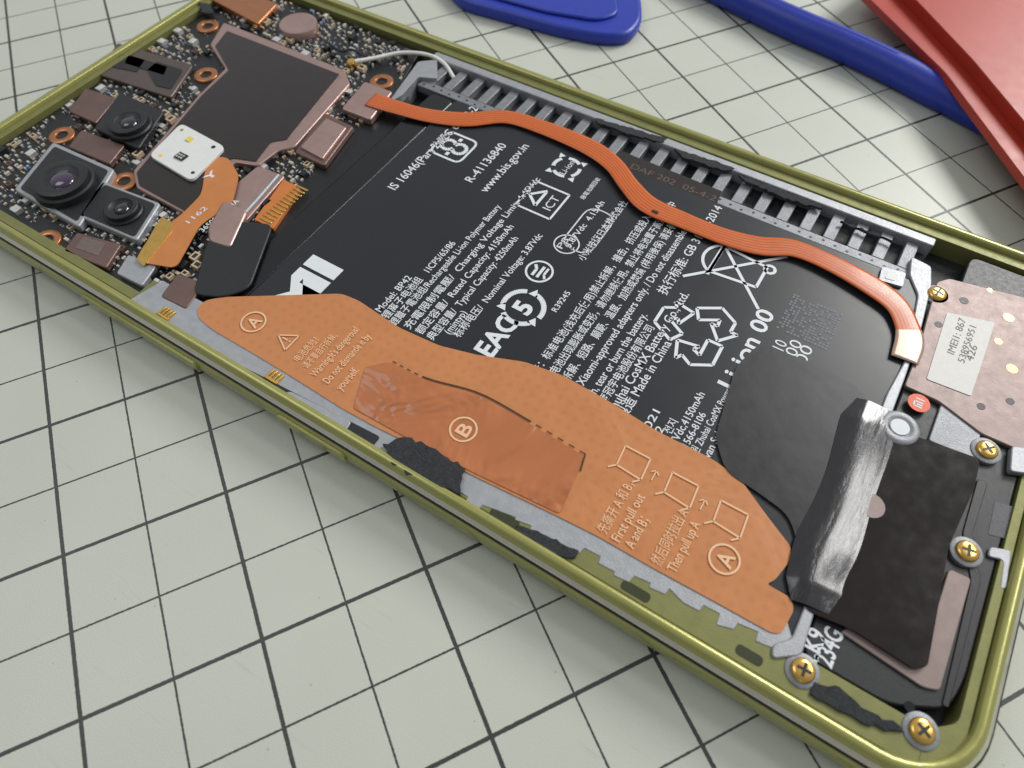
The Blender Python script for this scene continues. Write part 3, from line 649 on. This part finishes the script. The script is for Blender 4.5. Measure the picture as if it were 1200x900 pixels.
for px in [(1099,343),(1158,526),(1135,645),(942,785),(1082,856)]:
    c=W(px,.55);b=B();r_=.12
    b.lathe(c[0],c[1],[(.17,.46),(.17,.51),(.15,.52)],n=36,mi=1)
    b.lathe(c[0],c[1],[(r_,.50),(r_,.54),(r_*.85,.56),(r_*.55,.567),(r_*.1,.568)],n=36)
    an=random.uniform(0,1.5)
    for k in range(2):
        a_=an+k*math.pi/2;dx,dy=math.cos(a_)*r_*.6,math.sin(a_)*r_*.6;b.line((c[0]-dx,c[1]-dy),(c[0]+dx,c[1]+dy),.03,.570+.0005*k,2)
    obj("screw",b,[GOLD,SILVD,BLACK],SM,ang=50)
# black tape
BTp=empty("black_tape",(*W((980,580),.5),.5),PH)
b=B();b.prism(rnd(Ws([(890,402),(950,424),(1004,452),(1030,478),(1016,545),(985,610),(940,655),(925,604),(890,578),(850,552),(838,512),(862,430)],.53),.15),.505,.53);obj("matte_tape",b,TAPE,BTp)
b=B();b.prism(rnd(Ws([(1012,474),(1040,500),(1085,515),(1149,538),(1142,572),(1112,640),(1087,782),(1072,784),(1000,738),(946,716),(936,694),(965,610),(998,520)],.54),.08),.50,.54);obj("glossy_tape",b,TAPEG,BTp)
ra=catmull([(*W((1024,474),.53),.53),(*W((1006,540),.53),.53),(*W((982,610),.53),.53),(*W((960,662),.53),.53),(*W((950,712),.53),.53)],14)
prof_=[(-1,.0),(-.8,.35),(-.62,.75),(-.45,.96),(-.3,1.0),(-.1,.9),(.1,.75),(.3,.58),(.5,.41),(.7,.25),(.85,.1),(1.0,0)]
b=B();m=len(prof_)
for j,p in enumerate(ra):
    t=ra[min(j+1,len(ra)-1)]-ra[max(j-1,0)];n=-np.array([-t[1],t[0]]);n/=np.linalg.norm(n)
    if n[0]<0: n=-n
    e_=min(1,(j+1)/6,(len(ra)-j)/8);w_=.31*(.6+.4*e_)*(1+.05*math.sin(j*.23))
    for s,hh in prof_:
        b.v.append((p[0]+n[0]*w_*s,p[1]+n[1]*w_*s,.537+.068*(.35+.65*e_)*hh*(1+.08*math.sin(j*.21+s))))
for j in range(len(ra)-1):
    for k in range(m-1): b.f.append((j*m+k,(j+1)*m+k,(j+1)*m+k+1,j*m+k+1));b.m.append(0)
obj("tape_fold",b,TAPEF,BTp,ang=80)
c=W((1021,592),.545);b=B();b.disc(c[0],c[1],.15,.54,.545);obj("tape_window",b,PINKD,BTp)
# ================= TOOLS =================
E=empty("pry_tool",(*W((660,0),0),0));E["label"]="flat blue plastic pry tool lying on the mat";E["category"]="pry tool"
b=B();b.prism(rnd(Ws([(540,0),(600,16),(650,30),(705,41),(738,40),(753,22),(752,0),(742,-50),(640,-90),(480,-60)],.25),.25),.0,.25);obj("blade",b,BLUE,E,bevel=.07)
b=B();b.prism(rnd(Ws([(560,-10),(640,12),(700,22),(725,15),(720,-20),(560,-50)],.32),.2),.24,.31);obj("raised_grip",b,BLUE,E,bevel=.05)
E=empty("spudger",(*W((1000,60),0),0));E["label"]="long blue plastic spudger reaching under the red case";E["category"]="spudger"
pts=catmull([(*W((780,-45),.25),.25),(*W((860,-5),.25),.25),(*W((930,28),.25),.25),(*W((1000,58),.25),.25),(*W((1070,92),.24),.24),(*W((1130,126),.22),.22),(*W((1188,164),.16),.16)],8)
n_=len(pts);rad=[.28 if i<n_*.7 else .28-.12*(i-n_*.7)/(n_*.3) for i in range(n_)]
b=B();tube(b,pts,rad,n=20);b.v=[(x,y,max(z_,.0)) for x,y,z_ in b.v];obj("handle",b,BLUE,E,ang=60)
b=B();q=[(p[0],p[1],p[2]+.22) for p in pts[:30]];tube(b,q,.07,n=10);obj("ridge",b,BLUE,E,ang=60)
E=empty("plastic_case",(*W((1150,60),0),0));E["label"]="red plastic case lying beside the phone";E["category"]="case"
b=B();b.prism(rnd(Ws([(1000,-20),(1108,85),(1200,208),(1300,330),(1600,100),(1300,-250)],.6),.2),.46,.6);obj("rim",b,RED,E,bevel=.06)
b=B();b.prism(rnd(Ws([(1050,-25),(1140,70),(1240,190),(1330,250),(1560,80),(1300,-220)],.8),.2),.59,.8);obj("lid",b,RED,E,bevel=.08)
b=B();b.prism(rnd(Ws([(1160,-40),(1300,120),(1350,220),(1540,80),(1300,-180)],.42),.2),.0,.47);obj("base",b,RED,E,bevel=.05)
# ================= LIGHT =================
wd_=bpy.data.worlds.new("World");bpy.context.scene.world=wd_;wd_.use_nodes=True
nt=wd_.node_tree;bg=nt.nodes["Background"];tc=nt.nodes.new("ShaderNodeTexCoord");sp=nt.nodes.new("ShaderNodeSeparateXYZ");nt.links.new(tc.outputs["Generated"],sp.inputs[0])
mr=nt.nodes.new("ShaderNodeMapRange");mr.inputs["From Min"].default_value=-1;mr.inputs["From Max"].default_value=1;mr.inputs["To Min"].default_value=.22;mr.inputs["To Max"].default_value=.58
nt.links.new(sp.outputs["Y"],mr.inputs["Value"]);nt.links.new(mr.outputs[0],bg.inputs["Strength"]);bg.inputs["Color"].default_value=(.94,.98,1,1)
def area(name,loc,tgt,size,pw,col):
    l=bpy.data.lights.new(name,'AREA');l.size=size;l.energy=pw;l.color=col;o=bpy.data.objects.new(name,l);bpy.context.collection.objects.link(o)
    o.location=loc;o.rotation_euler=(Vector(tgt)-Vector(loc)).to_track_quat('-Z','Y').to_euler();return o
area("window_light",(16,50,34),(0,3,0),18,23500,(1,.985,.955))
area("fold_highlight_light",(30,30,42),(5,2,0),9,5200,(1,.99,.97))  # added lamp with no visible source, aimed to streak the tape fold with highlight
area("overhead_fill_light",(-30,-5,45),(0,3,0),24,4200,(.95,.98,1))  # added soft fill from overhead, not a lamp of the room
